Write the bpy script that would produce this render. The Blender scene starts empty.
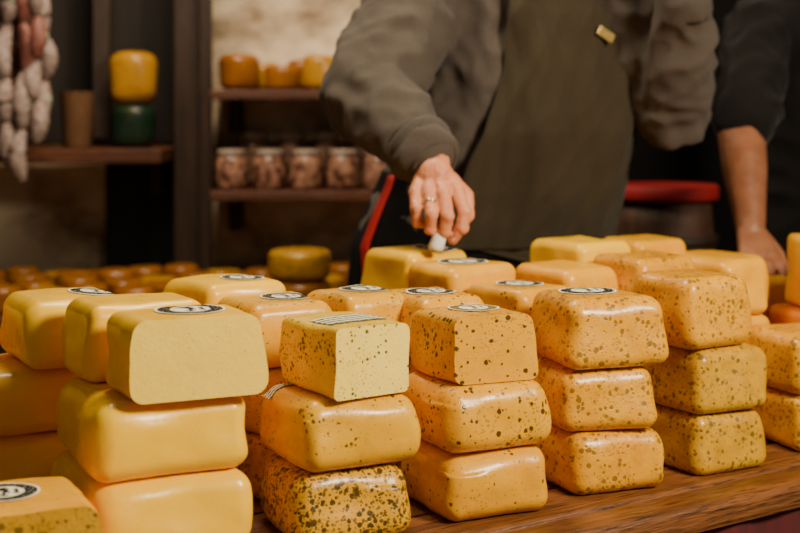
import bpy, bmesh, math, random
from mathutils import Vector, Matrix, noise
from mathutils.bvhtree import BVHTree
random.seed(7)
scene=bpy.context.scene
col=scene.collection
V=Vector
# ------------------------------------------------------------ materials
def lin(c):
    return tuple(((x/255)/12.92 if x/255<=0.04045 else ((x/255+0.055)/1.055)**2.4) for x in c)+(1,)
def linc(c,k=.35):
    a=lin(c); return (a[0],a[1],a[2]*k,1)
class NT:
    def __init__(s,name):
        s.m=bpy.data.materials.new(name); s.m.use_nodes=True
        s.t=s.m.node_tree; s.n=s.t.nodes; s.l=s.t.links
        s.b=s.n['Principled BSDF']
    def add(s,typ,**kw):
        n=s.n.new(typ)
        for k,v in kw.items(): setattr(n,k,v)
        return n
    def link(s,a,b): s.l.new(a,b)
    def math(s,op,a,b=None,clamp=False):
        n=s.add('ShaderNodeMath',operation=op); n.use_clamp=clamp
        for i,x in enumerate((a,b)):
            if x is None: continue
            if isinstance(x,(int,float)): n.inputs[i].default_value=x
            else: s.link(x,n.inputs[i])
        return n.outputs[0]
    def mix(s,f,a,b):
        n=s.add('ShaderNodeMix',data_type='RGBA')
        if isinstance(f,(int,float)): n.inputs[0].default_value=f
        else: s.link(f,n.inputs[0])
        for i,x in ((6,a),(7,b)):
            if isinstance(x,tuple): n.inputs[i].default_value=x
            else: s.link(x,n.inputs[i])
        return n.outputs[2]
    def coords(s,scale=(1,1,1),rand=True):
        tc=s.add('ShaderNodeTexCoord'); mp=s.add('ShaderNodeMapping'); mp.inputs['Scale'].default_value=scale
        s.link(tc.outputs['Object'],mp.inputs[0])
        if rand:
            oi=s.add('ShaderNodeObjectInfo')
            c=s.add('ShaderNodeCombineXYZ')
            for i in range(3): s.link(s.math('MULTIPLY',oi.outputs['Random'],17.0+i*9),c.inputs[i])
            s.link(c.outputs[0],mp.inputs['Location'])
        return mp.outputs[0]
    def noise(s,vec,scale,detail=3,rough=.5):
        n=s.add('ShaderNodeTexNoise'); n.inputs['Scale'].default_value=scale
        n.inputs['Detail'].default_value=detail; n.inputs['Roughness'].default_value=rough
        s.link(vec,n.inputs['Vector']); return n.outputs['Fac']
    def ramp(s,f,lo,hi,a=0,b=1):
        n=s.add('ShaderNodeMapRange'); s.link(f,n.inputs[0]); n.inputs[1].default_value=lo; n.inputs[2].default_value=hi
        n.inputs[3].default_value=a; n.inputs[4].default_value=b
        return n.outputs[0]
    def bump(s,h,strength=.3,dist=.002):
        n=s.add('ShaderNodeBump'); n.inputs['Strength'].default_value=strength; n.inputs['Distance'].default_value=dist
        s.link(h,n.inputs['Height']); s.link(n.outputs[0],s.b.inputs['Normal'])
    def base(s,c):
        if isinstance(c,tuple): s.b.inputs['Base Color'].default_value=c
        else: s.link(c,s.b.inputs['Base Color'])
    def set(s,**k):
        for a,v in k.items(): s.b.inputs[a.replace('_',' ')].default_value=v

def cheese_mat(name,c1,c2,speck=None,sc=95,dens=.26,clus=(.35,.6),rough=.32,sss=.05,coat=.22,mott=.3,bmp=.28,k=.2,fine_sp=.5,mc=None,spk=.9):
    m=NT(name); v=m.coords()
    n1=m.ramp(m.noise(v,9,4),.35,.68)
    c=m.mix(n1,linc(c1,k),linc(c2,k))
    dk=mc or tuple(int(x*.74) for x in c1)
    blot=m.ramp(m.noise(v,26,6,.7),.46,.72)
    c=m.mix(m.math('MULTIPLY',blot,mott),c,linc(dk,k))
    pale=m.ramp(m.noise(v,18,6,.75),.55,.72)
    c=m.mix(m.math('MULTIPLY',pale,mott*.25),c,linc((236,196,90),.6))
    fine=m.noise(v,220,2)
    mid=m.noise(v,38,5,.6)
    h=m.math('ADD',m.math('MULTIPLY',mid,1.2),m.math('MULTIPLY',fine,.2))
    if speck:
        def layer(scale,off,d0,seedch):
            wv=m.add('ShaderNodeTexNoise'); wv.inputs['Scale'].default_value=scale*1.9; wv.inputs['Detail'].default_value=3; m.link(v,wv.inputs['Vector'])
            va=m.add('ShaderNodeVectorMath',operation='SCALE'); m.link(wv.outputs['Color'],va.inputs[0]); va.inputs['Scale'].default_value=.5/scale
            vb=m.add('ShaderNodeVectorMath',operation='ADD'); m.link(v,vb.inputs[0]); m.link(va.outputs[0],vb.inputs[1])
            vc=m.add('ShaderNodeVectorMath',operation='ADD'); m.link(vb.outputs[0],vc.inputs[0]); vc.inputs[1].default_value=(off,off*.7,off*1.3)
            vo=m.add('ShaderNodeTexVoronoi'); vo.inputs['Scale'].default_value=scale; m.link(vc.outputs[0],vo.inputs['Vector'])
            sep=m.add('ShaderNodeSeparateColor'); m.link(vo.outputs['Color'],sep.inputs[0])
            cl=m.ramp(m.noise(v,14,3,.6),*clus)
            thr=m.math('MULTIPLY',m.math('MULTIPLY',m.ramp(sep.outputs[seedch],.2,1),d0*1.5),m.math('ADD',m.math('MULTIPLY',cl,.7),.3))
            return m.ramp(m.math('SUBTRACT',thr,vo.outputs['Distance']),-.02,.09)
        mask=layer(sc,0,dens,0)
        m2=m.math('MULTIPLY',layer(sc*1.8,3.1,dens*1.05,1),fine_sp)
        mask=m.math('MAXIMUM',mask,m2)
        c=m.mix(m.math('MULTIPLY',mask,spk),c,lin(speck))
        h=m.math('SUBTRACT',h,m.math('MULTIPLY',mask,.3))
    m.base(c); m.set(Subsurface_Weight=sss,Subsurface_Scale=.006,Coat_Weight=coat,Coat_Roughness=.18)
    m.link(m.ramp(mid,.35,.65,rough-.06,rough+.12),m.b.inputs['Roughness'])
    m.b.inputs['Subsurface Radius'].default_value=(1,.7,.1); m.b.inputs['Specular IOR Level'].default_value=.38
    m.bump(h,bmp,.0035)
    return m.m
M={}
M['plain']=cheese_mat('rind_plain_yellow',(252,190,0),(254,196,1),mott=.10,bmp=.16,k=.0)
M['plain_o']=cheese_mat('rind_plain_orange',(236,162,0),(236,170,2),mott=.35,bmp=.22,k=.02)
M['pale']=cheese_mat('cut_pale',(254,210,80),(254,214,92),speck=(238,188,66),sc=160,dens=.22,sss=.12,coat=.0,rough=.5,mott=.1,bmp=.4,k=.75)
M['herbpale']=cheese_mat('cut_herb_pale',(252,212,92),(252,216,104),speck=(40,40,14),sc=165,dens=.34,coat=0,rough=.55,mott=.1,k=.8,bmp=.5)
M['herbpale_rind']=cheese_mat('rind_herb_pale',(238,190,38),(240,196,52),speck=(40,38,12),sc=150,dens=.40,k=.35,fine_sp=.7,bmp=.4)
M['herb']=cheese_mat('rind_herb',(228,160,2),(232,170,8),speck=(72,56,12),sc=140,dens=.36,mott=.4,k=.05)
M['herbd']=cheese_mat('rind_herb_dense',(216,152,6),(222,160,14),speck=(30,28,10),sc=140,dens=.50,clus=(.15,.45),fine_sp=.85,mott=.4,bmp=.4,k=.1)
M['pepper']=cheese_mat('rind_pepper',(230,158,0),(234,166,6),speck=(32,22,6),sc=112,dens=.38,clus=(.28,.58),mott=.3,fine_sp=.45,k=.03)
M['pepper_l']=cheese_mat('rind_pepper_light',(224,154,6),(226,160,16),speck=(54,38,12),sc=112,dens=.28,mott=.45,mc=(186,112,8),k=.08)
M['seed']=cheese_mat('rind_seed',(224,152,2),(228,160,12),speck=(124,86,18),sc=115,dens=.42,clus=(.28,.52),mott=.55,mc=(184,108,2),bmp=.4,k=.1,spk=.85)
M['seedg']=cheese_mat('rind_seed_grey',(198,142,24),(206,150,38),speck=(98,76,28),sc=112,dens=.42,clus=(.28,.52),mott=.55,mc=(148,100,26),k=.3,bmp=.45,spk=.85)
M['smoked']=cheese_mat('rind_smoked',(146,84,14),(160,98,22),mott=.5,k=.4)
M['aged']=cheese_mat('rind_aged_yellow',(176,122,26),(186,132,34),mott=.5,k=.4)
M['orange']=cheese_mat('rind_deep_orange',(216,118,4),(204,110,6))
M['greenwax']=cheese_mat('rind_green_wax',(20,42,28),(26,50,34),k=1)
def label_mat(name,ink,style):
    m=NT(name); uv=m.add('ShaderNodeUVMap'); uv.uv_map='UVMap'
    sep=m.add('ShaderNodeSeparateXYZ'); m.link(uv.outputs[0],sep.inputs[0])
    x=m.math('SUBTRACT',sep.outputs[0],.5); y=m.math('SUBTRACT',sep.outputs[1],.5)
    nv=m.noise(uv.outputs[0],30,3,.6); nb=m.noise(uv.outputs[0],7,2)
    if style=='round':
        r=m.math('MULTIPLY',m.math('SQRT',m.math('ADD',m.math('MULTIPLY',x,x),m.math('MULTIPLY',y,y))),2)
        ring=m.math('MULTIPLY',m.math('GREATER_THAN',r,.56),m.math('LESS_THAN',r,.92))
        a=m.math('MULTIPLY',ring,m.math('GREATER_THAN',nv,.38))
        inner=m.math('MULTIPLY',m.math('LESS_THAN',r,.46),m.math('GREATER_THAN',nb,.50))
        f=m.math('MAXIMUM',a,inner)
    else:
        st=m.math('GREATER_THAN',m.math('SINE',m.math('MULTIPLY',y,26)),-.3)
        f=m.math('MULTIPLY',st,m.math('GREATER_THAN',nv,.42))
    c=m.mix(f,lin((244,234,204)),lin(ink)); m.base(c); m.set(Roughness=.75); m.b.inputs['Specular IOR Level'].default_value=.15; return m.m
M['lab']=label_mat('label_paper_dark',(18,14,10),'round')
M['labg']=label_mat('label_paper_green',(14,46,20),'rect')
M['labr']=label_mat('label_paper_olive',(110,90,34),'round')

def simple(name,c1,c2,scale=20,rough=.8,bump=.2,bd=.003,stretch=(1,1,1),spec=None,metal=0,rand=False,detail=5,lo=.3,hi=.7):
    m=NT(name); v=m.coords(stretch,rand); f=m.noise(v,scale,detail,.6)
    m.base(m.mix(m.ramp(f,lo,hi),lin(c1),lin(c2))); m.set(Roughness=rough,Metallic=metal)
    if spec is not None: m.b.inputs['Specular IOR Level'].default_value=spec
    if bump: m.bump(f,bump,bd)
    return m.m
def cloth(name,c1,c2,weave=900,rough=.95,sheen=.06):
    m=NT(name); v=m.coords((1,1,1),False)
    f=m.noise(v,5,4,.6); w=m.noise(v,weave,2)
    c=m.mix(m.ramp(f,.3,.7),lin(c1),lin(c2)); c=m.mix(m.math('MULTIPLY',m.ramp(w,.3,.8),.35),c,lin(tuple(min(255,int(x*1.6)) for x in c2)))
    m.base(c); m.set(Roughness=rough,Sheen_Weight=sheen); m.b.inputs['Specular IOR Level'].default_value=.12
    m.bump(w,.35,.001); return m.m
M['sweat']=cloth('sweatshirt_grey',(66,58,53),(78,69,62),700)
M['cuff']=cloth('sweatshirt_cuff',(60,53,48),(72,64,57),400)
M['apron']=cloth('apron_olive',(47,40,30),(57,49,37),500)
M['black']=cloth('black_fabric',(13,11,11),(20,18,17),500,sheen=0)
M['black2']=cloth('dark_shirt',(17,15,15),(24,21,20),500)
M['redf']=simple('red_fabric',(165,14,20),(185,20,24),30,.7)
M['redcloth']=simple('dark_red_cloth',(90,14,16),(50,10,12),6,.9,stretch=(3,3,.5))
def skin(name,a,b):
    m=NT(name); v=m.coords((1,1,1),False)
    c=m.mix(m.ramp(m.noise(v,30,4),.3,.7),lin(a),lin(b)); c=m.mix(m.math('MULTIPLY',m.ramp(m.noise(v,90,3),.5,.8),.3),c,lin((196,92,66)))
    m.base(c); m.set(Roughness=.5,Subsurface_Weight=.15,Subsurface_Scale=.01); m.bump(m.noise(v,200,4),.5,.0015); return m.m
M['skin']=skin('skin_hand',(226,152,108),(210,128,88)); M['skin2']=skin('skin_arm',(154,100,66),(134,82,54))
M['nail']=simple('fingernail',(232,172,148),(224,160,136),30,.3,0)
M['hair']=simple('hair_brown',(44,30,20),(62,44,30),60,.7,.6,.004,(1,1,.15))
M['eye']=simple('eye_white',(230,226,220),(226,222,214),10,.2,0)
M['iris']=simple('iris_brown',(40,26,18),(50,32,22),10,.2,0)
M['metal']=simple('silver_ring',(200,196,188),(210,206,198),50,.25,0,metal=1)
M['brass']=simple('brass_badge',(200,170,90),(120,100,60),220,.35,0,metal=.3,stretch=(1,1,3))
M['knifew']=simple('white_handle',(240,236,226),(232,228,216),30,.35,0)
def wood(name,a,b,c3,rough=.55,sc=1.0,axis=0):
    m=NT(name); st=[14,14,14]; st[axis]=1.2
    v=m.coords(tuple(st),False)
    f=m.noise(v,3*sc,6,.65); g=m.noise(v,14*sc,4,.6)
    c=m.mix(m.ramp(f,.3,.7),lin(a),lin(b)); c=m.mix(m.ramp(g,.50,.70),c,lin(c3))
    m.base(c); m.set(Roughness=rough); m.bump(m.math('ADD',f,g),.7,.004); return m.m
M['table']=wood('worn_table_wood',(140,84,40),(84,48,23),(30,18,10),.36)
M['darkwood']=wood('dark_wood_x',(50,30,18),(36,22,14),(20,12,8),.6)
M['darkwoodz']=wood('dark_wood_z',(60,37,22),(36,23,14),(20,12,8),.6,axis=2)
M['shelfw']=wood('shelf_wood',(112,60,30),(76,42,22),(36,20,11),.5)
M['floorw']=wood('duckboard_wood',(92,70,50),(70,52,36),(40,28,20),.8)
M['wall']=simple('whitewashed_wall',(232,208,174),(120,96,70),3.6,.9,.6,.012,(1,1,1.6),detail=9,lo=.42,hi=.66)
M['wall_d']=simple('dark_plank_wall',(36,25,17),(19,14,10),4,.85,.4,.006,(6,6,.5))
M['greenp']=simple('green_painted_panel',(34,44,30),(22,30,20),5,.7,.3,.004,(4,4,.4))
M['stone']=simple('stone_floor',(92,86,78),(70,66,60),4,.9,.4,.01)
M['sausage']=simple('sausage_skin',(150,88,74),(84,44,38),60,.55,.5,.003,rand=True)
M['sausw']=simple('sausage_white_mould',(180,160,148),(100,64,58),90,.7,.5,.003,rand=True)
M['string']=simple('string',(200,190,165),(180,170,145),40,.9,0)
M['wicker']=simple('wicker',(120,78,40),(66,40,22),90,.8,.6,.004,(1,1,3))
M['barrel']=wood('barrel_staves',(84,50,30),(54,32,20),(26,16,11),.6,axis=2)
M['redp']=simple('red_paint',(150,10,18),(130,10,16),12,.7,0)
M['jar']=simple('jar_contents',(176,130,104),(76,38,30),44,.3,.2,rand=True,lo=.42,hi=.6)
M['jlid']=simple('jar_lid',(180,160,140),(140,120,106),30,.5,0)
M['greenlab']=simple('green_label',(70,110,60),(200,200,180),60,.5,0,rand=True)
# ------------------------------------------------------------ helpers
def mkobj(name,me,mats,parent=None,loc=(0,0,0),rot=0,smooth=True):
    o=bpy.data.objects.new(name,me); col.objects.link(o)
    for m in mats: me.materials.append(M[m])
    o.location=loc; o.rotation_euler=(0,0,rot)
    if parent: o.parent=parent
    if smooth:
        for p in me.polygons: p.use_smooth=True
    return o
def empty(name,loc=(0,0,0)):
    o=bpy.data.objects.new(name,None); col.objects.link(o); o.location=loc; o.empty_display_size=.1; return o
def tomesh(bm,name):
    me=bpy.data.meshes.new(name); bmesh.ops.recalc_face_normals(bm,faces=bm.faces[:]); bm.to_mesh(me); bm.free(); return me
def bbox(bm,c,s,rot=None,bev=.004,mi=0):
    ret=bmesh.ops.create_cube(bm,size=1); vs=ret['verts']
    mt=Matrix.Translation(c)@(rot or Matrix.Identity(4))@Matrix.Diagonal((*s,1))
    bmesh.ops.transform(bm,matrix=mt,verts=vs)
    fs=set(f for v in vs for f in v.link_faces)
    for f in fs: f.material_index=mi
    if bev:
        es=list(set(e for v in vs for e in v.link_edges))
        bmesh.ops.bevel(bm,geom=es,offset=bev,segments=2,affect='EDGES',profile=.5)
def box(name,c,s,mat,bev=.004,rot=0,parent=None):
    bm=bmesh.new(); bbox(bm,(0,0,0),s,bev=bev)
    return mkobj(name,tomesh(bm,name),[mat],parent,c,rot,False)
U=V((math.cos(math.radians(35)),math.sin(math.radians(35)),0)); N=V((-U.y,U.x,0)); O=V((.44,2.02,0))
def st(s,t,z=0): return O+U*s+N*t+V((0,0,z))
TZ=.70; H=1.27
# ------------------------------------------------------------ cheese loaves
def axc(h,r,nin,nr):
    inn=h-r; e=[inn+r*math.tan(math.radians(45*k/nr)) for k in range(nr,-1,-1)]
    mid=[-inn+2*inn*k/nin for k in range(1,nin)]
    return [-x for x in e]+mid+e[::-1]
ln=0
def loaf(x,y,zb,w,L,h,rot,mat,cut=None,label=None,lr=.042,lpos=(0,0),r=.017,dome=0.,name='cheese_loaf',cutmat='pale',rounded=.03,slump=.035):
    global ln; ln+=1; seed=ln*3.7
    rs=random.Random(ln)
    hx,hz=w/2,h/2; ext=r if cut else 0
    hy=(L+ext)/2
    ax=[axc(hx,r,10,5),axc(hy,r,12,5),axc(hz,r,8,5)]; hs=(hx,hy,hz)
    sk=rs.uniform(-.07,.07); tl=rs.uniform(-.06,.06); tl2=rs.uniform(-.05,.05)
    bm=bmesh.new(); d={}
    def vert(p):
        k=tuple(round(c,6) for c in p)
        if k in d: return d[k]
        q=V(p); c=V([max(-(hs[i]-r),min(hs[i]-r,q[i])) for i in range(3)]); dd=q-c
        if dd.length>1e-9: q=c+dd.normalized()*r
        zz=q.z/hz
        fz=1-zz**2
        tp=1-slump*zz
        q.x*=(1+rounded*fz)*tp; q.y*=(1+rounded*.8*fz)*tp
        q.x+=sk*q.y+tl*q.z*.6; q.y+=tl2*q.z*.6
        q.x*=1-.03*(q.y/hy)**2
        nv=noise.noise_vector(q*11+V((seed,0,0))); n2=noise.noise_vector(q*36+V((0,seed,0))); n3=noise.noise_vector(q*22+V((0,0,seed)))
        e=max(0,1-abs(zz)*.45)
        q.x+=nv.x*.011*e+n2.x*.0016+n3.x*.0024*e; q.y+=nv.y*.011*e+n2.y*.0016+n3.y*.0024*e
        if 0.5<zz:
            edge=max(abs(q.x)/hx,abs(q.y)/hy)
            q.z+=dome*(1-(q.x/hx/1.1)**2)*(1-(q.y/hy/1.1)**2)-abs(n2.z)*.0008-max(0,nv.z+.1)*.008*max(0,min(1,(edge-.45)/.5))
        v=bm.verts.new(q); d[k]=v; return v
    for a in range(3):
        b,c=[(1,2),(2,0),(0,1)][a]
        for sg in(-1,1):
            for i in range(len(ax[b])-1):
                for j in range(len(ax[c])-1):
                    ps=[]
                    for (ii,jj) in((i,j),(i+1,j),(i+1,j+1),(i,j+1)):
                        p=[0,0,0]; p[a]=sg*hs[a]; p[b]=ax[b][ii]; p[c]=ax[c][jj]; ps.append(vert(p))
                    if len(set(ps))<3: continue
                    try: bm.faces.new(ps if sg>0 else ps[::-1])
                    except ValueError: pass
    for f in bm.faces: f.smooth=True
    off=0
    if cut:
        pc=-hy+ext+.004
        bmesh.ops.bisect_plane(bm,geom=bm.verts[:]+bm.edges[:]+bm.faces[:],plane_co=(0,pc,0),plane_no=(0,-1,.03),clear_outer=True)
        be=[e for e in bm.edges if len(e.link_faces)==1]
        fr=bmesh.ops.contextual_create(bm,geom=be)
        for f in fr['faces']: f.material_index=1; f.smooth=False
        for e in be: e.smooth=False
        off=-ext/2
    mz=min(v.co.z for v in bm.verts)
    for v in bm.verts: v.co.z-=mz; v.co.y+=off
    bmesh.ops.recalc_face_normals(bm,faces=bm.faces[:])
    uvl=bm.loops.layers.uv.new('UVMap')
    if label:
        bv=BVHTree.FromBMesh(bm)
        def P(a,b):
            px=lpos[0]+a; py=lpos[1]+b
            hit=bv.ray_cast(V((px,py,1)),V((0,0,-1)))
            zz=hit[0].z if hit[0] is not None else h*.8
            return bm.verts.new((px,py,max(zz,h*.82)+.0014))
        newf=[]
        if label=='labg':
            nx,ny=12,6; g=[[P((i/nx-.5)*lr*2.6,(j/ny-.5)*lr*1.5) for j in range(ny+1)] for i in range(nx+1)]
            for i in range(nx):
                for j in range(ny):
                    f=bm.faces.new((g[i][j],g[i+1][j],g[i+1][j+1],g[i][j+1]))
                    for lp,(a,b) in zip(f.loops,((i,j),(i+1,j),(i+1,j+1),(i,j+1))): lp[uvl].uv=(a/nx,b/ny)
                    newf.append(f)
        else:
            K,S_=6,30; c0=P(0,0); rg=[[P(lr*k/K*math.cos(2*math.pi*q/S_),lr*k/K*math.sin(2*math.pi*q/S_)) for q in range(S_)] for k in range(1,K+1)]
            uvd={c0:(.5,.5)}
            for k in range(K):
                for q in range(S_): uvd[rg[k][q]]=(.5+.5*(k+1)/K*math.cos(2*math.pi*q/S_),.5+.5*(k+1)/K*math.sin(2*math.pi*q/S_))
            for q in range(S_):
                newf.append(bm.faces.new((c0,rg[0][q],rg[0][(q+1)%S_])))
                for k in range(K-1): newf.append(bm.faces.new((rg[k][q],rg[k+1][q],rg[k+1][(q+1)%S_],rg[k][(q+1)%S_])))
            for f in newf:
                for lp in f.loops: lp[uvl].uv=uvd[lp.vert]
        for f in newf: f.material_index=2; f.smooth=True
    me=bpy.data.meshes.new(name); bm.to_mesh(me); bm.free()
    return mkobj(name,me,[mat,cutmat,label or 'lab'],None,(x,y,zb),math.radians(rot),False)
def S(x,y,items,w,L,rot,h=.093,z0=TZ,**kw):
    z=z0; rs=random.Random(int(abs(x)*1000)+int(y*1000))
    for i,it in enumerate(items):
        it=dict(it); hh=it.pop('h',h)
        j=0 if i==0 else 1
        loaf(x+it.pop('dx',0)+j*rs.uniform(-.006,.006),y+it.pop('dy',0)+j*rs.uniform(-.004,.004),z,it.pop('w',w)*rs.uniform(.97,1.02),it.pop('L',L),hh,rot+it.pop('r0',0)+rs.uniform(-5,5),it.pop('mat'),**{**kw,**it})
        z+=hh+.0005
    return z
S(-.330,1.895,[dict(mat='plain',dx=-.008,dy=-.01,w=.212),dict(mat='plain',w=.215)],.21,.245,25,h=.10,r=.024)
loaf(-.283,1.832,TZ+.201,.176,.125,.104,25,'plain',cut=True,label='lab',lpos=(.012,.012),lr=.047,r=.017)
loaf(-.370,1.965,TZ+.201,.172,.13,.104,27,'plain',r=.017)
S(-.50,2.12,[dict(mat='plain',dx=-.05,r0=-6),dict(mat='plain',dx=-.065,dy=-.01),dict(mat='plain',label='lab',lpos=(.04,-.01),dome=.006,w=.165)],.165,.18,30,h=.096,r=.022)
S(-.72,2.16,[dict(mat='plain_o'),dict(mat='plain_o'),dict(mat='plain')],.15,.17,30,h=.095)
loaf(-.450,1.67,TZ,.15,.17,.112,24,'plain_o',label='lab',lpos=(-.02,.01),cut=True,cutmat='seedg')
S(-.28,2.275,[dict(mat='plain_o'),dict(mat='plain_o'),dict(mat='plain',label='lab',lpos=(.02,-.02),lr=.036,dome=.004)],.15,.165,33,h=.0975)
S(-.47,2.37,[dict(mat='plain_o'),dict(mat='plain_o')],.145,.165,33,h=.0975)
S(-.192,2.13,[dict(mat='seed'),dict(mat='herb'),dict(mat='herb',label='lab',lpos=(.022,.0),lr=.04)],.14,.15,30,h=.094)
S(-.088,1.915,[dict(mat='herbd'),dict(mat='herb',label='labg',lpos=(-.055,.055),lr=.022)],.168,.17,24,h=.094,r=.024)
loaf(-.076,1.92,TZ+.189,.124,.155,.094,36,'herbpale_rind',cut=True,cutmat='herbpale',label='labg',lpos=(.0,-.01),lr=.036,r=.009,rounded=.008,slump=.01)
S(.046,2.185,[dict(mat='pepper'),dict(mat='pepper'),dict(mat='pepper',label='lab',lpos=(.0,.0),lr=.04)],.122,.14,33,h=.095)
S(-.068,2.185,[dict(mat='herb'),dict(mat='pepper'),dict(mat='herb',label='lab',lpos=(.02,.01),lr=.043)],.122,.14,33,h=.0955)
S(.106,2.022,[dict(mat='pepper_l'),dict(mat='pepper')],.168,.17,21,h=.093,r=.024)
loaf(.104,2.02,TZ+.187,.128,.138,.094,23,'pepper',cut=True,cutmat='pepper',label='labr',lpos=(.008,.012),lr=.038,r=.013,slump=.04)
S(.291,2.145,[dict(mat='seed',dx=.004),dict(mat='seed',r0=-3),dict(mat='seed',label='lab',lpos=(-.01,.01),lr=.045,dx=.006,dome=.004,w=.162,h=.102)],.155,.16,20,h=.092,r=.022)
S(.485,2.26,[dict(mat='seedg'),dict(mat='seedg',h=.10),dict(mat='seed',dx=-.020,r0=4,w=.142,h=.112,r=.022)],.15,.155,26,h=.094,r=.019)
S(.70,2.41,[dict(mat='seed'),dict(mat='seed',h=.10)],.155,.16,22,h=.092,r=.02)
S(.92,2.56,[dict(mat='seed'),dict(mat='plain_o')],.15,.16,26,h=.092,r=.02)
S(.203,2.31,[dict(mat='pepper'),dict(mat='pepper_l'),dict(mat='pepper_l',label='lab',lpos=(.0,.0),lr=.04)],.13,.14,34,h=.0935)
S(.292,2.46,[dict(mat='plain_o'),dict(mat='plain_o'),dict(mat='plain_o')],.13,.15,34,h=.099)
S(.105,2.425,[dict(mat='plain_o'),dict(mat='plain_o'),dict(mat='plain_o',label='lab',lpos=(0,0),lr=.044)],.15,.135,34,h=.1015)
S(.030,2.565,[dict(mat='plain_o'),dict(mat='plain_o'),dict(mat='plain',label='lab',lpos=(.03,-.02),lr=.042,dome=.003)],.15,.15,34,h=.104)
S(.435,2.50,[dict(mat='seed'),dict(mat='plain_o'),dict(mat='seed')],.14,.15,32,h=.1035)
S(.345,2.64,[dict(mat='plain_o'),dict(mat='plain_o'),dict(mat='plain')],.135,.15,32,h=.108)
S(.475,2.735,[dict(mat='plain_o'),dict(mat='plain_o'),dict(mat='plain_o')],.135,.13,34,h=.106)
S(.60,2.68,[dict(mat='plain_o'),dict(mat='plain_o'),dict(mat='plain_o')],.13,.15,34,h=.098)
S(.585,2.53,[dict(mat='plain_o'),dict(mat='plain_o'),dict(mat='plain_o')],.115,.12,30,h=.101)
S(.735,2.86,[dict(mat='plain_o'),dict(mat='plain_o'),dict(mat='plain_o')],.13,.14,34,h=.078)
S(.80,2.66,[dict(mat='smoked'),dict(mat='orange')],.15,.15,30,h=.098)
loaf(.808,2.655,TZ+.197,.13,.10,.135,14,'plain_o',cut=True,cutmat='pale',r=.012)
# ------------------------------------------------------------ table
tb=empty('market_table',(0,0,0))
bm=bmesh.new(); R35=Matrix.Rotation(math.radians(35),4,'Z')
pl=[.075,.12,.14,.13,.13,.125]; t=0
for i,wd in enumerate(pl):
    bbox(bm,st(-.05,t+wd/2,TZ-.0225),(3.1,wd-.005,.045),R35,bev=.007 if i else .012); t+=wd
me=tomesh(bm,'planks'); me.transform(R35.inverted()); o=mkobj('planks',me,['table'],tb,(0,0,0),math.radians(35),False)
bm=bmesh.new()
for s_ in(-1.5,0.0,1.4):
    for t_ in(.08,.64): bbox(bm,st(s_,t_,(TZ-.045)/2),(.07,.07,TZ-.046),R35)
bbox(bm,st(-.05,.64,TZ-.1),(3.0,.03,.1),R35); bbox(bm,st(-.05,.10,TZ-.1),(3.0,.03,.1),R35)
me=tomesh(bm,'frame'); mkobj('frame',me,['darkwoodz'],tb,smooth=False)
bm=bmesh.new(); n=260; rows=[]
for i in range(n+1):
    s_=-1.55+3.0*i/n; row=[]
    for j in range(9):
        z=TZ-.046-.5*j/8; amp=.004+.012*j/8
        row.append(bm.verts.new(st(s_,.018+amp*math.sin(s_*38+math.sin(s_*9)*2),z)))
    rows.append(row)
for i in range(n):
    for j in range(8): bm.faces.new((rows[i][j],rows[i+1][j],rows[i+1][j+1],rows[i][j+1]))
mkobj('cloth_skirt',tomesh(bm,'cloth_skirt'),['redcloth'],tb)
# ------------------------------------------------------------ room
box('floor',(0,2.2,-.05),(6,6,.1),'stone',0)
box('wall_back',(0,4.47,1.35),(4.2,.1,2.7),'wall',0)
box('wall_left',(-2.0,3.5,1.35),(.1,1.84,2.7),'wall_d',0)
box('wall_right',(2.0,3.5,1.35),(.1,1.84,2.7),'wall_d',0)
box('ceiling',(0,3.45,2.75),(4.2,2.1,.1),'darkwood',0)
bm=bmesh.new()
for k in range(6): bbox(bm,st(.05,.86+k*.085,.085),(1.3,.075,.03),R35)
for s_ in(-.5,.05,.6): bbox(bm,st(s_,1.07,.035),(.07,.5,.07),R35)
mkobj('duckboard',tomesh(bm,'duckboard'),['floorw'],smooth=False)
box('trim_1',(-.62,4.20,1.35),(.10,.10,2.68),'darkwoodz')
box('trim_2',(-.90,4.24,1.93),(.05,.06,1.5),'darkwoodz')
box('trim_3',(-.57,4.12,1.35),(.03,.05,2.68),'darkwoodz',.003)
box('wall_panel_dark',(-1.2,4.40,1.92),(1.2,.03,1.5),'wall_d',0)
box('wall_panel_green',(-.80,4.39,.94),(.24,.04,.42),'greenp',.003)
bm=bmesh.new(); n=160; rows=[]
for i in range(n+1):
    x=.20+1.7*i/n
    rows.append([bm.verts.new((x,4.22+.035*math.sin(x*24+math.sin(x*5)*2)*(1-.3*j/10),2.65-2.6*j/10)) for j in range(11)])
for i in range(n):
    for j in range(10): bm.faces.new((rows[i][j],rows[i+1][j],rows[i+1][j+1],rows[i][j+1]))
mkobj('dark_curtain',tomesh(bm,'dark_curtain'),['black'])
def shelf(name,x0,x1,y0,y1,z,th=.03):
    p=empty(name)
    box('board',((x0+x1)/2,(y0+y1)/2,z-th/2),(x1-x0,y1-y0,th),'shelfw',.004,parent=p)
    for xx in(x0+.06,x1-.06): box('bracket',(xx,y1-.08,z-th-.05),(.03,.15,.1),'darkwoodz',.003,parent=p)
shelf('storage_shelf',-.565,.0,4.10,4.41,1.327)
shelf('storage_shelf',-.565,.0,4.10,4.41,1.03)
shelf('storage_shelf',-1.9,-.68,3.98,4.38,1.155,.04)
ct=empty('back_counter')
box('top',(-.85,3.95,.72),(2.0,.82,.04),'shelfw',.006,parent=ct)
box('front_board',(-.85,3.58,.35),(1.96,.03,.70),'darkwood',.003,parent=ct)
box('side_board',(.12,3.95,.35),(.03,.74,.70),'darkwood',.003,parent=ct)
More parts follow.
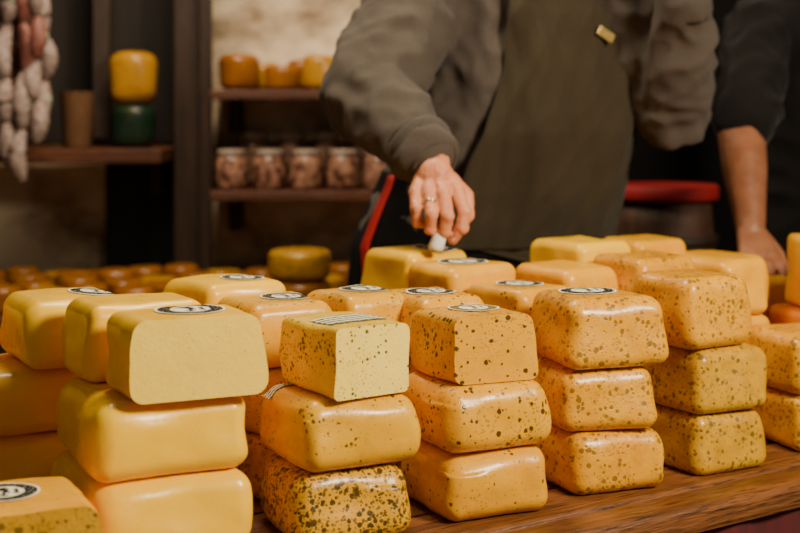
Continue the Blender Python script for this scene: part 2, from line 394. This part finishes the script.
def lathe(name,prof,mats,loc,seg=32,mi=None,parent=None,wob=0,sd=0):
    bm=bmesh.new(); rg=[]
    for (r,z) in prof:
        row=[]
        for q in range(seg):
            a=2*math.pi*q/seg; p=V((r*math.cos(a),r*math.sin(a),z))
            if wob: nn=noise.noise_vector(p*14+V((sd,0,0)))*wob; p+=V((nn.x,nn.y,nn.z*.5 if z>.01 else 0))
            row.append(bm.verts.new(p))
        rg.append(row)
    for k in range(len(rg)-1):
        for q in range(seg):
            f=bm.faces.new((rg[k][q],rg[k][(q+1)%seg],rg[k+1][(q+1)%seg],rg[k+1][q])); f.material_index=mi[k] if mi else 0
    if prof[0][0]>1e-4: f=bm.faces.new(rg[0][::-1]); f.material_index=mi[0] if mi else 0
    if prof[-1][0]>1e-4: f=bm.faces.new(rg[-1]); f.material_index=mi[-1] if mi else 0
    return mkobj(name,tomesh(bm,name),mats,parent,loc)
def wprof(R,h,rr=None):
    rr=rr or h*.24; p=[(R*.5,0),(R-rr,0)]
    for k in range(1,7): a=math.radians(15*k); p.append((R-rr+rr*math.sin(a),rr-rr*math.cos(a)))
    for k in range(0,7): a=math.radians(15*k); p.append((R-rr+rr*math.cos(a),h-rr+rr*math.sin(a)))
    p.append((R*.5,h)); return p
def wheel(x,y,z,R,h,mat,name='cheese_wheel'): lathe(name,wprof(R,h),[mat],(x,y,z),wob=.008,sd=x*31+y)
for (x,R,h,m) in((-.482,.062,.106,'smoked'),(-.352,.054,.072,'smoked'),(-.238,.056,.104,'aged'),(-.115,.055,.09,'smoked')): wheel(x,4.20,1.327,R,h,m)
for (x,R,h,m) in((-.42,.05,.085,'aged'),(-.30,.05,.095,'smoked'),(-.18,.05,.085,'aged')): wheel(x,4.33,1.327,R,h,m)
wheel(-.79,4.16,1.155,.066,.13,'greenwax'); wheel(-.79,4.16,1.286,.069,.155,'aged')
for ry,y in enumerate((3.64,3.79,3.94,4.09)):
    for i in range(16):
        x=-1.75+i*.118+(ry%2)*.055+random.uniform(-.008,.008)
        if x>-.02 or (x>-.40 and ry<2): continue
        wheel(x,y,.74,.053,random.uniform(.055,.08),random.choice(['smoked','aged','smoked','smoked']))
for (x,y,k) in((-.265,3.70,2),): 
    for q in range(k): wheel(x,y,.74+q*.08,.082,.079,'seedg' if q else 'smoked')
jp=[(.03,0),(.044,.003),(.047,.012),(.047,.085),(.04,.098),(.038,.1),(.041,.101),(.041,.118),(.02,.12)]
for i,x in enumerate((-.505,-.39,-.28,-.17,-.06)): lathe('preserve_jar',jp,['jar','jlid'],(x,4.18,1.03),24,mi=[0,0,0,0,0,0,1,1])
for i,x in enumerate((-.45,-.335,-.225,-.115)): lathe('preserve_jar',[(r,z*1.45) for r,z in jp],['jar','jlid'],(x,4.30,1.03),24,mi=[0,0,0,0,0,0,1,1])
# sausages
sg=empty('hanging_sausages')
def tube(name,pts,rad,mat,parent=None,seg=14):
    bm=bmesh.new(); rg=[]
    for i,p in enumerate(pts):
        d=(V(pts[min(i+1,len(pts)-1)])-V(pts[max(i-1,0)])).normalized(); q=d.to_track_quat('Z','Y')
        rg.append([bm.verts.new(V(p)+q@V((rad[i]*math.cos(2*math.pi*k/seg),rad[i]*math.sin(2*math.pi*k/seg),0))) for k in range(seg)])
    for i in range(len(rg)-1):
        for k in range(seg): bm.faces.new((rg[i][k],rg[i][(k+1)%seg],rg[i+1][(k+1)%seg],rg[i+1][k]))
    bm.faces.new(rg[0][::-1]); bm.faces.new(rg[-1])
    return mkobj(name,tomesh(bm,name),[mat],parent)
tube('rail',[(-1.4,3.85,2.6),(-.8,3.85,2.6)],[.012,.012],'metal',sg,10)
for i in range(12):
    x=-1.20+.043*(i%6)+random.uniform(-.007,.007); y=3.80+.075*(i//6)
    z=1.98+random.uniform(0,.08); zend=1.18 if i%6<5 else 1.22
    tube('string',[(x,y,2.6),(x,y,zend)],[.002,.002],'string',sg,6)
    while z>zend+.03:
        Ln=random.uniform(.11,.15); bend=random.uniform(-.016,.016); ph=random.random()*6
        pts=[];rad=[]
        for k in range(13):
            a=k/12; pts.append((x+bend*math.sin(a*math.pi),y+.01*math.sin(a*math.pi+ph),z-Ln*a)); rad.append(.004+.021*math.sin(math.pi*min(max(a,.03),.97))**.5*(1+.06*math.sin(a*40)))
        tube('sausage',pts,rad,random.choice(['sausage','sausw','sausw']),sg)
        if random.random()<.3: tube('label_band',[(x+bend,y,z-Ln*.4),(x+bend,y,z-Ln*.62)],[.0265,.0265],'greenlab',sg)
        z-=Ln+.004
bm=bmesh.new(); seg=40; rg=[]
for k in range(25):
    z=.165*k/24; r=.038+.010*k/24
    rg.append([bm.verts.new(((r+.003*math.sin(q*math.pi/2+k*math.pi))*math.cos(2*math.pi*q/seg),(r+.003*math.sin(q*math.pi/2+k*math.pi))*math.sin(2*math.pi*q/seg),z)) for q in range(seg)])
for k in range(24):
    for q in range(seg): bm.faces.new((rg[k][q],rg[k][(q+1)%seg],rg[k+1][(q+1)%seg],rg[k+1][q]))
bm.faces.new(rg[0][::-1]); mkobj('wicker_basket',tomesh(bm,'wicker_basket'),['wicker'],None,(-.945,4.1,1.155))
BX,BY=.675,3.58
br=empty('wooden_barrel',(BX,BY,.34))
prof=[(.10,0)]+[(.118+.020*math.sin(math.pi*k/12),.70*k/12) for k in range(13)]
lathe('staves',prof+[(.10,.70)],['barrel'],(0,0,0),28,parent=br)
for z,r in((.12,.131),(.38,.1405),(.60,.132)): lathe('hoop',[(r,z-.012),(r+.004,z-.012),(r+.004,z+.012),(r,z+.012)],['darkwood'],(0,0,0),32,parent=br)
lathe('red_lid',[(.05,.70),(.134,.70),(.138,.706),(.138,.732),(.132,.738),(.118,.732),(.05,.730)],['redp'],(0,0,0),36,parent=br)
cr=empty('wooden_crate')
for sx in(-1,1):
    for k in range(3): box('slat',(BX+sx*.16,BY,.06+k*.11),(.018,.34,.09),'floorw',.003,parent=cr)
    for k in range(3): box('slat',(BX,BY+sx*.16,.06+k*.11),(.30,.018,.09),'floorw',.003,parent=cr)
box('lid',(BX,BY,.325),(.34,.34,.03),'floorw',.003,parent=cr)
# ------------------------------------------------------------ figures
def cap(bm,p0,p1,r0,r1,seg=20):
    p0,p1=V(p0),V(p1); d=p1-p0; q=d.to_track_quat('Z','Y').to_matrix().to_4x4()
    for p,r in((p0,r0),(p1,r1)): bmesh.ops.create_uvsphere(bm,u_segments=seg,v_segments=seg//2,radius=r,matrix=Matrix.Translation(p)@q)
    bmesh.ops.create_cone(bm,cap_ends=True,segments=seg,radius1=r0,radius2=r1,depth=d.length,matrix=Matrix.Translation((p0+p1)/2)@q)
def chain(bm,pts,rs):
    for i in range(len(pts)-1): cap(bm,pts[i],pts[i+1],rs[i],rs[i+1])
def ell(bm,c,r,rot=None,seg=20):
    bmesh.ops.create_uvsphere(bm,u_segments=seg,v_segments=seg//2+2,radius=1,matrix=Matrix.Translation(c)@(rot or Matrix.Identity(4))@Matrix.Diagonal((*r,1)))
def remesh(bm,name,voxel,sm=4,disp=None):
    me=bpy.data.meshes.new(name+'_t'); bm.to_mesh(me); bm.free()
    o=bpy.data.objects.new(name+'_t',me); col.objects.link(o)
    m=o.modifiers.new('r','REMESH'); m.mode='VOXEL'; m.voxel_size=voxel
    if sm: s=o.modifiers.new('s','SMOOTH'); s.iterations=sm; s.factor=.5
    dg=bpy.context.evaluated_depsgraph_get(); dg.update()
    out=bpy.data.meshes.new_from_object(o.evaluated_get(dg)); bpy.data.objects.remove(o); out.name=name; out.materials.clear()
    if disp:
        ns=[v.normal.copy() for v in out.vertices]
        for v,nn in zip(out.vertices,ns): v.co+=nn*disp(v.co)
    return out
class Torso:
    def __init__(s,rings,fw):
        s.r=rings; s.F=V((fw[0],fw[1],0)).normalized(); s.L=V((-s.F.y,s.F.x,0))
    def at(s,z):
        r=s.r
        if z<=r[0][0]: return r[0][1:]
        for a,b in zip(r,r[1:]):
            if a[0]<=z<=b[0]:
                f=(z-a[0])/(b[0]-a[0])
                return tuple(a[i]+(b[i]-a[i])*f for i in range(1,5))
        return r[-1][1:]
    def pt(s,z,th,off=0):
        cx,cy,a,b=s.at(z); c=math.cos(th); sn=math.sin(th); p=2.35
        k=(abs(sn)**p+abs(c)**p)**(-1/p)
        d=s.L*(a*sn*k)+s.F*(b*c*k)
        return V((cx,cy,z))+d+d.normalized()*off
    def loft(s,bm,off=0,seg=40,z0=None,z1=None):
        z0=z0 or s.r[0][0]; z1=z1 or s.r[-1][0]; n=int((z1-z0)/.03)+1; rg=[]
        for i in range(n+1):
            z=z0+(z1-z0)*i/n; rg.append([bm.verts.new(s.pt(z,2*math.pi*k/seg,off)) for k in range(seg)])
        for i in range(n):
            for k in range(seg): bm.faces.new((rg[i][k],rg[i][(k+1)%seg],rg[i+1][(k+1)%seg],rg[i+1][k]))
        bm.faces.new(rg[0][::-1]); bm.faces.new(rg[-1])
    def patch(s,name,z0,z1,lo,hi,off,mat,parent,nz=50,na=40,fold=.004,th=.003,seed=0):
        bm=bmesh.new(); g=[]
        for i in range(nz+1):
            z=z0+(z1-z0)*i/nz; a0=math.radians(lo(z)); a1=math.radians(hi(z)); row=[]
            for k in range(na+1):
                a=a0+(a1-a0)*k/na; f=noise.noise(V((a*3.5+seed,z*2.2,seed)))*fold+noise.noise(V((a*9+z*6,z*7,seed+4)))*fold*.45+(1-abs(noise.noise(V((a*5-z*8,z*4,seed+8))))*4)*fold*.22
                row.append(bm.verts.new(s.pt(z,a,off+f)))
            g.append(row)
        for i in range(nz):
            for k in range(na): bm.faces.new((g[i][k],g[i][k+1],g[i+1][k+1],g[i+1][k]))
        o=mkobj(name,tomesh(bm,name),[mat],parent); m=o.modifiers.new('s','SOLIDIFY'); m.thickness=th; m.offset=0; return o
def clothdisp(seed,amp,elbows=(),big=1.0):
    def f(p):
        a=noise.noise(p*5+V((seed,0,0)))*.010*big
        q=V((p.x*9+p.z*5,p.y*9,p.z*11-p.x*6))
        b=(1-abs(noise.noise(q+V((0,seed,0))))*2.6)*.0100
        q2=V((p.x*20-p.z*8,p.y*16,p.z*17+p.x*10))
        b2=(1-abs(noise.noise(q2+V((seed,3,0))))*2.6)*.0042
        d=a+(b+b2)*amp+noise.noise(p*34)*.0015
        for (e,ax,w) in elbows:
            v=p-V(e); t_=v.dot(ax); g=math.exp(-(v.length/w)**2)
            d+=g*.004*math.sin(t_*120+noise.noise(p*9)*9)
        return d
    return f
def head(parent,c,fw,tilt,hair='hair',skinm='skin'):
    F=V((fw[0],fw[1],0)).normalized(); ang=math.atan2(F.x,-F.y)
    R=Matrix.Translation(c)@Matrix.Rotation(ang,4,'Z')@Matrix.Rotation(tilt,4,'X')
    bm=bmesh.new()
    ell(bm,(0,.012,.03),(.076,.096,.092)); ell(bm,(0,-.022,-.045),(.058,.066,.072)); ell(bm,(0,-.055,-.095),(.028,.024,.020))
    chain(bm,[(0,-.088,.02),(0,-.106,-.02),(0,-.104,-.03)],[.009,.012,.014])
    for sx in(-1,1):
        ell(bm,(sx*.078,.012,0),(.009,.020,.033)); ell(bm,(sx*.033,-.068,-.02),(.024,.022,.018)); ell(bm,(sx*.012,-.100,-.032),(.009,.010,.008))
        chain(bm,[(sx*.014,-.088,.036),(sx*.046,-.078,.034)],[.008,.007])
    ell(bm,(0,-.084,-.060),(.024,.010,.006)); ell(bm,(0,-.084,-.070),(.021,.010,.006))
    me=remesh(bm,'head',.004,3); me.transform(R); mkobj('head',me,[skinm],parent)
    for sx in(-1,1):
        bm=bmesh.new(); ell(bm,(sx*.031,-.078,.012),(.013,.010,.010)); me=tomesh(bm,'eye'); me.transform(R); mkobj('eye',me,['eye'],parent)
        bm=bmesh.new(); ell(bm,(sx*.031,-.087,.012),(.005,.003,.005)); me=tomesh(bm,'iris'); me.transform(R); mkobj('iris',me,['iris'],parent)
    bm=bmesh.new(); ell(bm,(0,.022,.045),(.082,.100,.092),seg=36)
    for v in list(bm.verts):
        if v.co.y<-.045 and v.co.z<.085 or v.co.z<-.02-.4*(v.co.y-.05) and v.co.y<.03: v.co=V((0,.02,.03))+(v.co-V((0,.02,.03)))*.82
        else: v.co+=v.co.normalized()*noise.noise(v.co*40)*.005
    me=tomesh(bm,'hair'); me.transform(R); mkobj('hair',me,[hair],parent)
# ---- vendor
vd=empty('market_vendor',(0,0,0))
TR=Torso([(.86,.165,3.10,.268,.175),(.98,.175,3.10,.268,.185),(1.10,.215,3.09,.25,.20),(1.22,.245,3.07,.238,.195),(1.35,.262,3.06,.228,.172),(1.47,.26,3.05,.222,.148),(1.55,.255,3.04,.185,.118),(1.60,.25,3.03,.125,.09),(1.64,.25,3.02,.075,.075),(1.67,.25,3.01,.066,.068)],(.30,-.954))
shR=V((.050,2.95,1.545)); elR=V((-.062,2.74,1.292)); wrR=V((.056,2.575,1.178))
shL=V((.445,3.03,1.555)); elL=V((.582,2.99,1.262)); wrL=V((.577,2.80,1.515))
bm=bmesh.new(); TR.loft(bm)
chain(bm,[V((.14,2.99,1.54)),shR,shR.lerp(elR,.5)+V((.005,0,-.005)),elR,elR.lerp(wrR,.45),elR.lerp(wrR,.84)],[.10,.104,.100,.084,.076,.060])
chain(bm,[V((.36,3.02,1.54)),shL,shL.lerp(elL,.5),elL,elL.lerp(wrL,.45),elL.lerp(wrL,.9)],[.095,.090,.084,.072,.064,.050])
me=remesh(bm,'sweatshirt',.0085,3,clothdisp(3.1,1.0,[(elR,(wrR-shR).normalized(),.10),(elL,V((0,0,1)),.10),(elR.lerp(wrR,.85),(wrR-elR).normalized(),.06)]))
mkobj('sweatshirt',me,['sweat'],vd)
def cuff(name,a,b,ra,rb,mat='cuff'):
    a,b=V(a),V(b); d=(b-a).normalized(); q=d.to_track_quat('Z','Y'); bm=bmesh.new(); seg=72; rg=[]
    prof=[(ra-.008,-.004),(ra,0),(ra,.2),(ra*.5+rb*.5+.001,.5),(rb,.8),(rb,1.0),(rb-.006,1.01),(rb-.010,.9)]
    L=(b-a).length
    for r,t_ in prof:
        rg.append([bm.verts.new(a+d*L*t_+q@V(((r+.0014*(k%2))*math.cos(2*math.pi*k/seg),(r+.0014*(k%2))*math.sin(2*math.pi*k/seg),0))) for k in range(seg)])
    for i in range(len(rg)-1):
        for k in range(seg): bm.faces.new((rg[i][k],rg[i][(k+1)%seg],rg[i+1][(k+1)%seg],rg[i+1][k]))
    mkobj(name,tomesh(bm,name),[mat],vd)
dR=(wrR-elR).normalized(); cuff('cuff_right',elR.lerp(wrR,.80),wrR+dR*.018,.066,.047)
dL=(wrL-elL).normalized(); cuff('cuff_left',elL.lerp(wrL,.82),wrL+dL*.012,.052,.039)
lerp=lambda a,b,f:a+(b-a)*max(0,min(1,f))
TR.patch('wrap_skirt',.50,1.135,lambda z:-165,lambda z:165,.016,'black',vd,fold=.006,na=80,seed=2)
TR.patch('red_piping',.50,1.13,lambda z:lerp(-82,-68,(1.13-z)/.3),lambda z:lerp(-75,-62.5,(1.13-z)/.3),.0215,'redf',vd,fold=.006,na=6,seed=2,th=.004)
TR.patch('bib_apron',.98,1.53,lambda z:lerp(-33,-19,(z-1.15)/.35),lambda z:lerp(72,36,(z-1.22)/.30),.030,'apron',vd,fold=.018,seed=9,nz=80,na=70)
TR.patch('apron_skirt',.55,.995,lambda z:lerp(20,-30,(z-.93)/.07),lambda z:72,.026,'apron',vd,fold=.010,seed=9,nz=40,na=50)
for sx in(-1,1):
    a=TR.pt(1.52,math.radians(28*sx),.030); b=TR.pt(1.60,math.radians(40*sx),.028); c=TR.pt(1.645,math.radians(100*sx),.03); d=TR.pt(1.655,math.radians(178*sx),.03)
    tube('strap',[a,a.lerp(b,.5)+TR.F*.006,b,b.lerp(c,.5)+V((0,0,.01)),c,d],[.011]*6,'apron',vd,10)
p=TR.pt(1.425,math.radians(23),.048)
bm=bmesh.new(); bbox(bm,(0,0,0),(.042,.005,.020),bev=.002); mkobj('name_badge',tomesh(bm,'name_badge'),['brass'],vd,p,math.atan2(TR.F.x,-TR.F.y)+.15,False).rotation_euler[1]=.5
bm=bmesh.new()
chain(bm,[(.17,3.10,.92),(.09,3.08,.80),(.075,3.06,.52),(.06,3.09,.17)],[.155,.118,.082,.058]); chain(bm,[(.20,3.10,.92),(.29,3.14,.80),(.33,3.12,.52),(.34,3.15,.17)],[.155,.118,.082,.058])
ell(bm,(.18,3.10,.90),(.20,.15,.12))
mkobj('trousers',remesh(bm,'trousers',.012,4,clothdisp(8,1)),['black'],vd)
for x,y in((.06,3.09),(.34,3.15)):
    bm=bmesh.new(); chain(bm,[(x,y+.02,.20),(x,y+.03,.155),(x+.03,y-.07,.143),(x+.045,y-.15,.138)],[.055,.054,.042,.036]); mkobj('boot',remesh(bm,'boot',.006,3),['black'],vd)
bm=bmesh.new(); chain(bm,[(.25,3.02,1.62),(.235,2.985,1.74)],[.062,.058]); mkobj('neck',remesh(bm,'neck',.006,3),['skin'],vd)
head(vd,V((.225,2.945,1.80)),(.1,-1),.28)
def hand(name,wrist,palm_c,fingers,thumb,pr=.0175,fr=(.0122,.0112,.0102,.0088)):
    bm=bmesh.new()
    for f in fingers:
        k=f[0]; j=[V(x) for x in f[1:]]
        off=(j[0]-V(palm_c))*.45
        cap(bm,V(wrist)+off*.6,j[0],pr*1.08,pr*.82*k)
        chain(bm,j,[r*k for r in fr][:len(j)])
        for q in j[1:-1]: ell(bm,q,(fr[1]*k*1.07,)*3)
    chain(bm,[V(x) for x in thumb],[.018,.0145,.0125,.0100])
    ell(bm,V(palm_c),(.032,.022,.032)); 
    return bm
def g(x,y,z): return (x+.006,y+.085,z-.001)
W=V((.060,2.562,1.170))
idx=[1.05,g(.096,2.425,1.124),g(.109,2.400,1.088),g(.104,2.403,1.060),g(.088,2.413,1.038)]
mid=[1.05,g(.071,2.413,1.120),g(.078,2.384,1.082),g(.073,2.398,1.054),g(.066,2.422,1.044)]
rin=[1.0,g(.046,2.416,1.118),g(.050,2.386,1.085),g(.048,2.400,1.059),g(.050,2.424,1.052)]
pin=[.90,g(.022,2.428,1.120),g(.023,2.402,1.094),g(.024,2.412,1.070),g(.032,2.432,1.064)]
th=[g(.082,2.475,1.142),g(.114,2.455,1.112),g(.115,2.433,1.078),g(.094,2.426,1.050)]
bm=hand('hand_right',W,V((.064,2.530,1.150)),[idx,mid,rin,pin],th)
cap(bm,wrR-dR*.05,W,.034,.031)
def hdisp(p): return noise.noise(p*70)*.0009+(1-abs(noise.noise(V((p.x*90,p.y*90,p.z*40)))*3))*.0006
mkobj('hand_right',remesh(bm,'hand_right',.0021,3,hdisp),['skin'],vd)
q0=V(rin[1]).lerp(V(rin[2]),.45); dd=(V(rin[2])-V(rin[1])).normalized()
bm=bmesh.new(); segs=28; rg=[]; Q=dd.to_track_quat('Z','Y')
for k in range(segs):
    a=2*math.pi*k/segs; c=V((math.cos(a),math.sin(a),0)); rg.append([bm.verts.new(q0+Q@(c*(.0124+.0012*math.cos(b))+V((0,0,.0022*math.sin(b))))) for b in [2*math.pi*u/8 for u in range(8)]])
for k in range(segs):
    for u in range(8): bm.faces.new((rg[k][u],rg[(k+1)%segs][u],rg[(k+1)%segs][(u+1)%8],rg[k][(u+1)%8]))
mkobj('ring',tomesh(bm,'ring'),['metal'],vd)
tube('knife_handle',[(.090,2.505,1.098),(.086,2.502,1.088),(.080,2.498,1.068),(.071,2.490,1.045),(.064,2.486,1.026),(.062,2.485,1.018)],[.006,.0095,.011,.0125,.0145,.011],'knifew',vd,16)
for j in(idx,mid):
    a=V(j[4]); b=V(j[3]); d=(a-b).normalized(); bm=bmesh.new(); ell(bm,(0,0,0),(.0055,.0018,.0065))
    me=tomesh(bm,'nail'); me.transform(Matrix.Translation(a+V((.002,-.0085,0)))@d.to_track_quat('Z','Y').to_matrix().to_4x4()); mkobj('nail',me,['nail'],vd)
wl=wrL+dL*.03
def a3(b,*o):
    r=[V(b)]
    for q in o: r.append(r[-1]+V(q))
    return r
Fs=[]
for i,(k,dx) in enumerate(((1.0,-.030),(1.05,-.010),(1.0,.011),(.88,.031))):
    b=wl+V((dx*.9-.01,-.03,.085-.004*i)); Fs.append([k]+a3(b,(-.004,-.012,.038),(-.012,.012,.024),(-.016,.016,.006)))
bm=hand('hand_left',wl,wl+V((-.008,-.014,.045)),Fs,a3(wl+V((-.03,-.01,.02)),(-.022,-.004,.03),(-.012,-.002,.03),(-.003,.004,.024)))
cap(bm,wrL-dL*.05,wl,.030,.028)
mkobj('hand_left',remesh(bm,'hand_left',.0025,4),['skin'],vd)
# ---- assistant (right)
ad=empty('stall_assistant')
T2=Torso([(.86,1.10,3.54,.20,.14),(1.0,1.08,3.51,.205,.15),(1.15,1.05,3.46,.20,.15),(1.30,1.02,3.41,.205,.145),(1.42,1.0,3.37,.20,.125),(1.49,.99,3.34,.15,.10),(1.53,.985,3.32,.08,.07),(1.56,.98,3.31,.062,.062)],(-.25,-.97))
s2=V((.845,3.31,1.46)); e2=V((.758,3.11,1.215)); w2=V((.738,2.945,1.015))
s3=V((1.19,3.37,1.44)); e3=V((1.27,3.30,1.15)); w3=V((1.18,3.10,1.06))
bm=bmesh.new(); T2.loft(bm)
chain(bm,[V((.92,3.34,1.44)),s2,s2.lerp(e2,.5),s2.lerp(e2,.90)],[.082,.078,.072,.068]); chain(bm,[V((1.1,3.37,1.44)),s3,s3.lerp(e3,.9)],[.078,.072,.062])
mkobj('shirt',remesh(bm,'shirt',.010,5,clothdisp(12,.9)),['black2'],ad)
bm=bmesh.new(); chain(bm,[s2.lerp(e2,.6),e2,e2.lerp(w2,.35),w2],[.052,.052,.049,.030])
for i,(k,dx) in enumerate(((1.0,.030),(1.05,.010),(1.0,-.011),(.86,-.031))):
    m0=w2+V((dx-.0,-.070,-.052)); j=[m0]+[m0+V(o) for o in((dx*.15,-.034,-.010),(dx*.2,-.050,-.030),(dx*.2,-.054,-.048))]
    cap(bm,w2+V((dx*.5,-.01,-.005)),m0,.017,.0135*k); chain(bm,j,[.0108*k,.010*k,.009*k,.008*k])
chain(bm,[w2+V((.022,-.02,-.015)),w2+V((.044,-.048,-.045)),w2+V((.050,-.072,-.068)),w2+V((.048,-.09,-.080))],[.016,.0135,.0115,.0095])
mkobj('arm_right',remesh(bm,'arm_right',.003,4,lambda p:noise.noise(p*60)*.0006),['skin2'],ad)
bm=bmesh.new(); chain(bm,[s3.lerp(e3,.6),e3,e3.lerp(w3,.35),w3],[.046,.044,.042,.028])
for i,(k,dx) in enumerate(((1.0,.030),(1.05,.010),(1.0,-.011),(.86,-.031))):
    m0=w3+V((dx,-.075,-.01)); j=[m0]+[m0+V(o) for o in((0,-.035,-.012),(0,-.048,-.034),(0,-.036,-.05))]
    cap(bm,w3+V((dx*.5,-.01,0)),m0,.017,.0135*k); chain(bm,j,[.0108*k,.010*k,.009*k,.008*k])
chain(bm,[w3+V((-.022,-.02,-.01)),w3+V((-.044,-.048,-.025)),w3+V((-.046,-.072,-.045)),w3+V((-.036,-.09,-.055))],[.016,.0135,.0115,.0095])
mkobj('arm_left',remesh(bm,'arm_left',.0035,4),['skin2'],ad)
bm=bmesh.new()
chain(bm,[(1.08,3.54,.90),(.99,3.56,.75),(.98,3.58,.45),(.98,3.62,.09)],[.13,.10,.072,.05]); chain(bm,[(1.10,3.54,.90),(1.2,3.58,.75),(1.22,3.58,.45),(1.22,3.62,.09)],[.13,.10,.072,.05])
mkobj('trousers',remesh(bm,'trousers',.012,4),['black'],ad)
for x in(.98,1.22):
    bm=bmesh.new(); chain(bm,[(x,3.63,.10),(x,3.64,.05),(x,3.54,.042),(x,3.46,.036)],[.05,.05,.04,.034]); mkobj('shoe',remesh(bm,'shoe',.006,3),['black'],ad)
bm=bmesh.new(); chain(bm,[(.98,3.32,1.52),(.97,3.28,1.62)],[.056,.052]); mkobj('neck',remesh(bm,'neck',.006,3),['skin2'],ad)
head(ad,V((.965,3.25,1.68)),(-.2,-1),.3,skinm='skin2')
# ------------------------------------------------------------ light
def area(name,loc,aim,size,e,c):
    l=bpy.data.lights.new(name,'AREA'); l.shape='RECTANGLE'; l.size=size[0]; l.size_y=size[1]; l.energy=e; l.color=c
    o=bpy.data.objects.new(name,l); col.objects.link(o); o.location=loc; o.rotation_euler=(V(aim)-V(loc)).to_track_quat('-Z','Y').to_euler(); return o
area('front_key_light',(1.45,.9,2.15),(-.1,2.0,.80),(.55,.45),88,(1,.89,.66))  # added key light, stands in for daylight from the open front
area('top_fill_light',(-.3,2.65,2.62),(-.15,2.25,.8),(.6,.3),28,(1,.87,.62))  # added overhead light for highlights on the cheese tops, no fixture
area('back_wall_fill',(-.5,3.4,2.55),(-.45,4.4,1.3),(.6,.3),24,(1,.82,.60))  # added fill that brightens the back wall, no fixture behind it
w=bpy.data.worlds.new('World'); scene.world=w; w.use_nodes=True
w.node_tree.nodes['Background'].inputs[0].default_value=(1,.87,.68,1); w.node_tree.nodes['Background'].inputs[1].default_value=.15
# ------------------------------------------------------------ camera
cd=bpy.data.cameras.new('Camera'); co=bpy.data.objects.new('Camera',cd); col.objects.link(co)
co.location=(0,0,H); co.rotation_euler=(math.radians(90),0,0); cd.lens=63; cd.sensor_width=36; cd.shift_y=-(266.5-109)/800
cd.dof.use_dof=True; cd.dof.focus_distance=2.0; cd.dof.aperture_fstop=3.2; cd.clip_start=.05
scene.camera=co
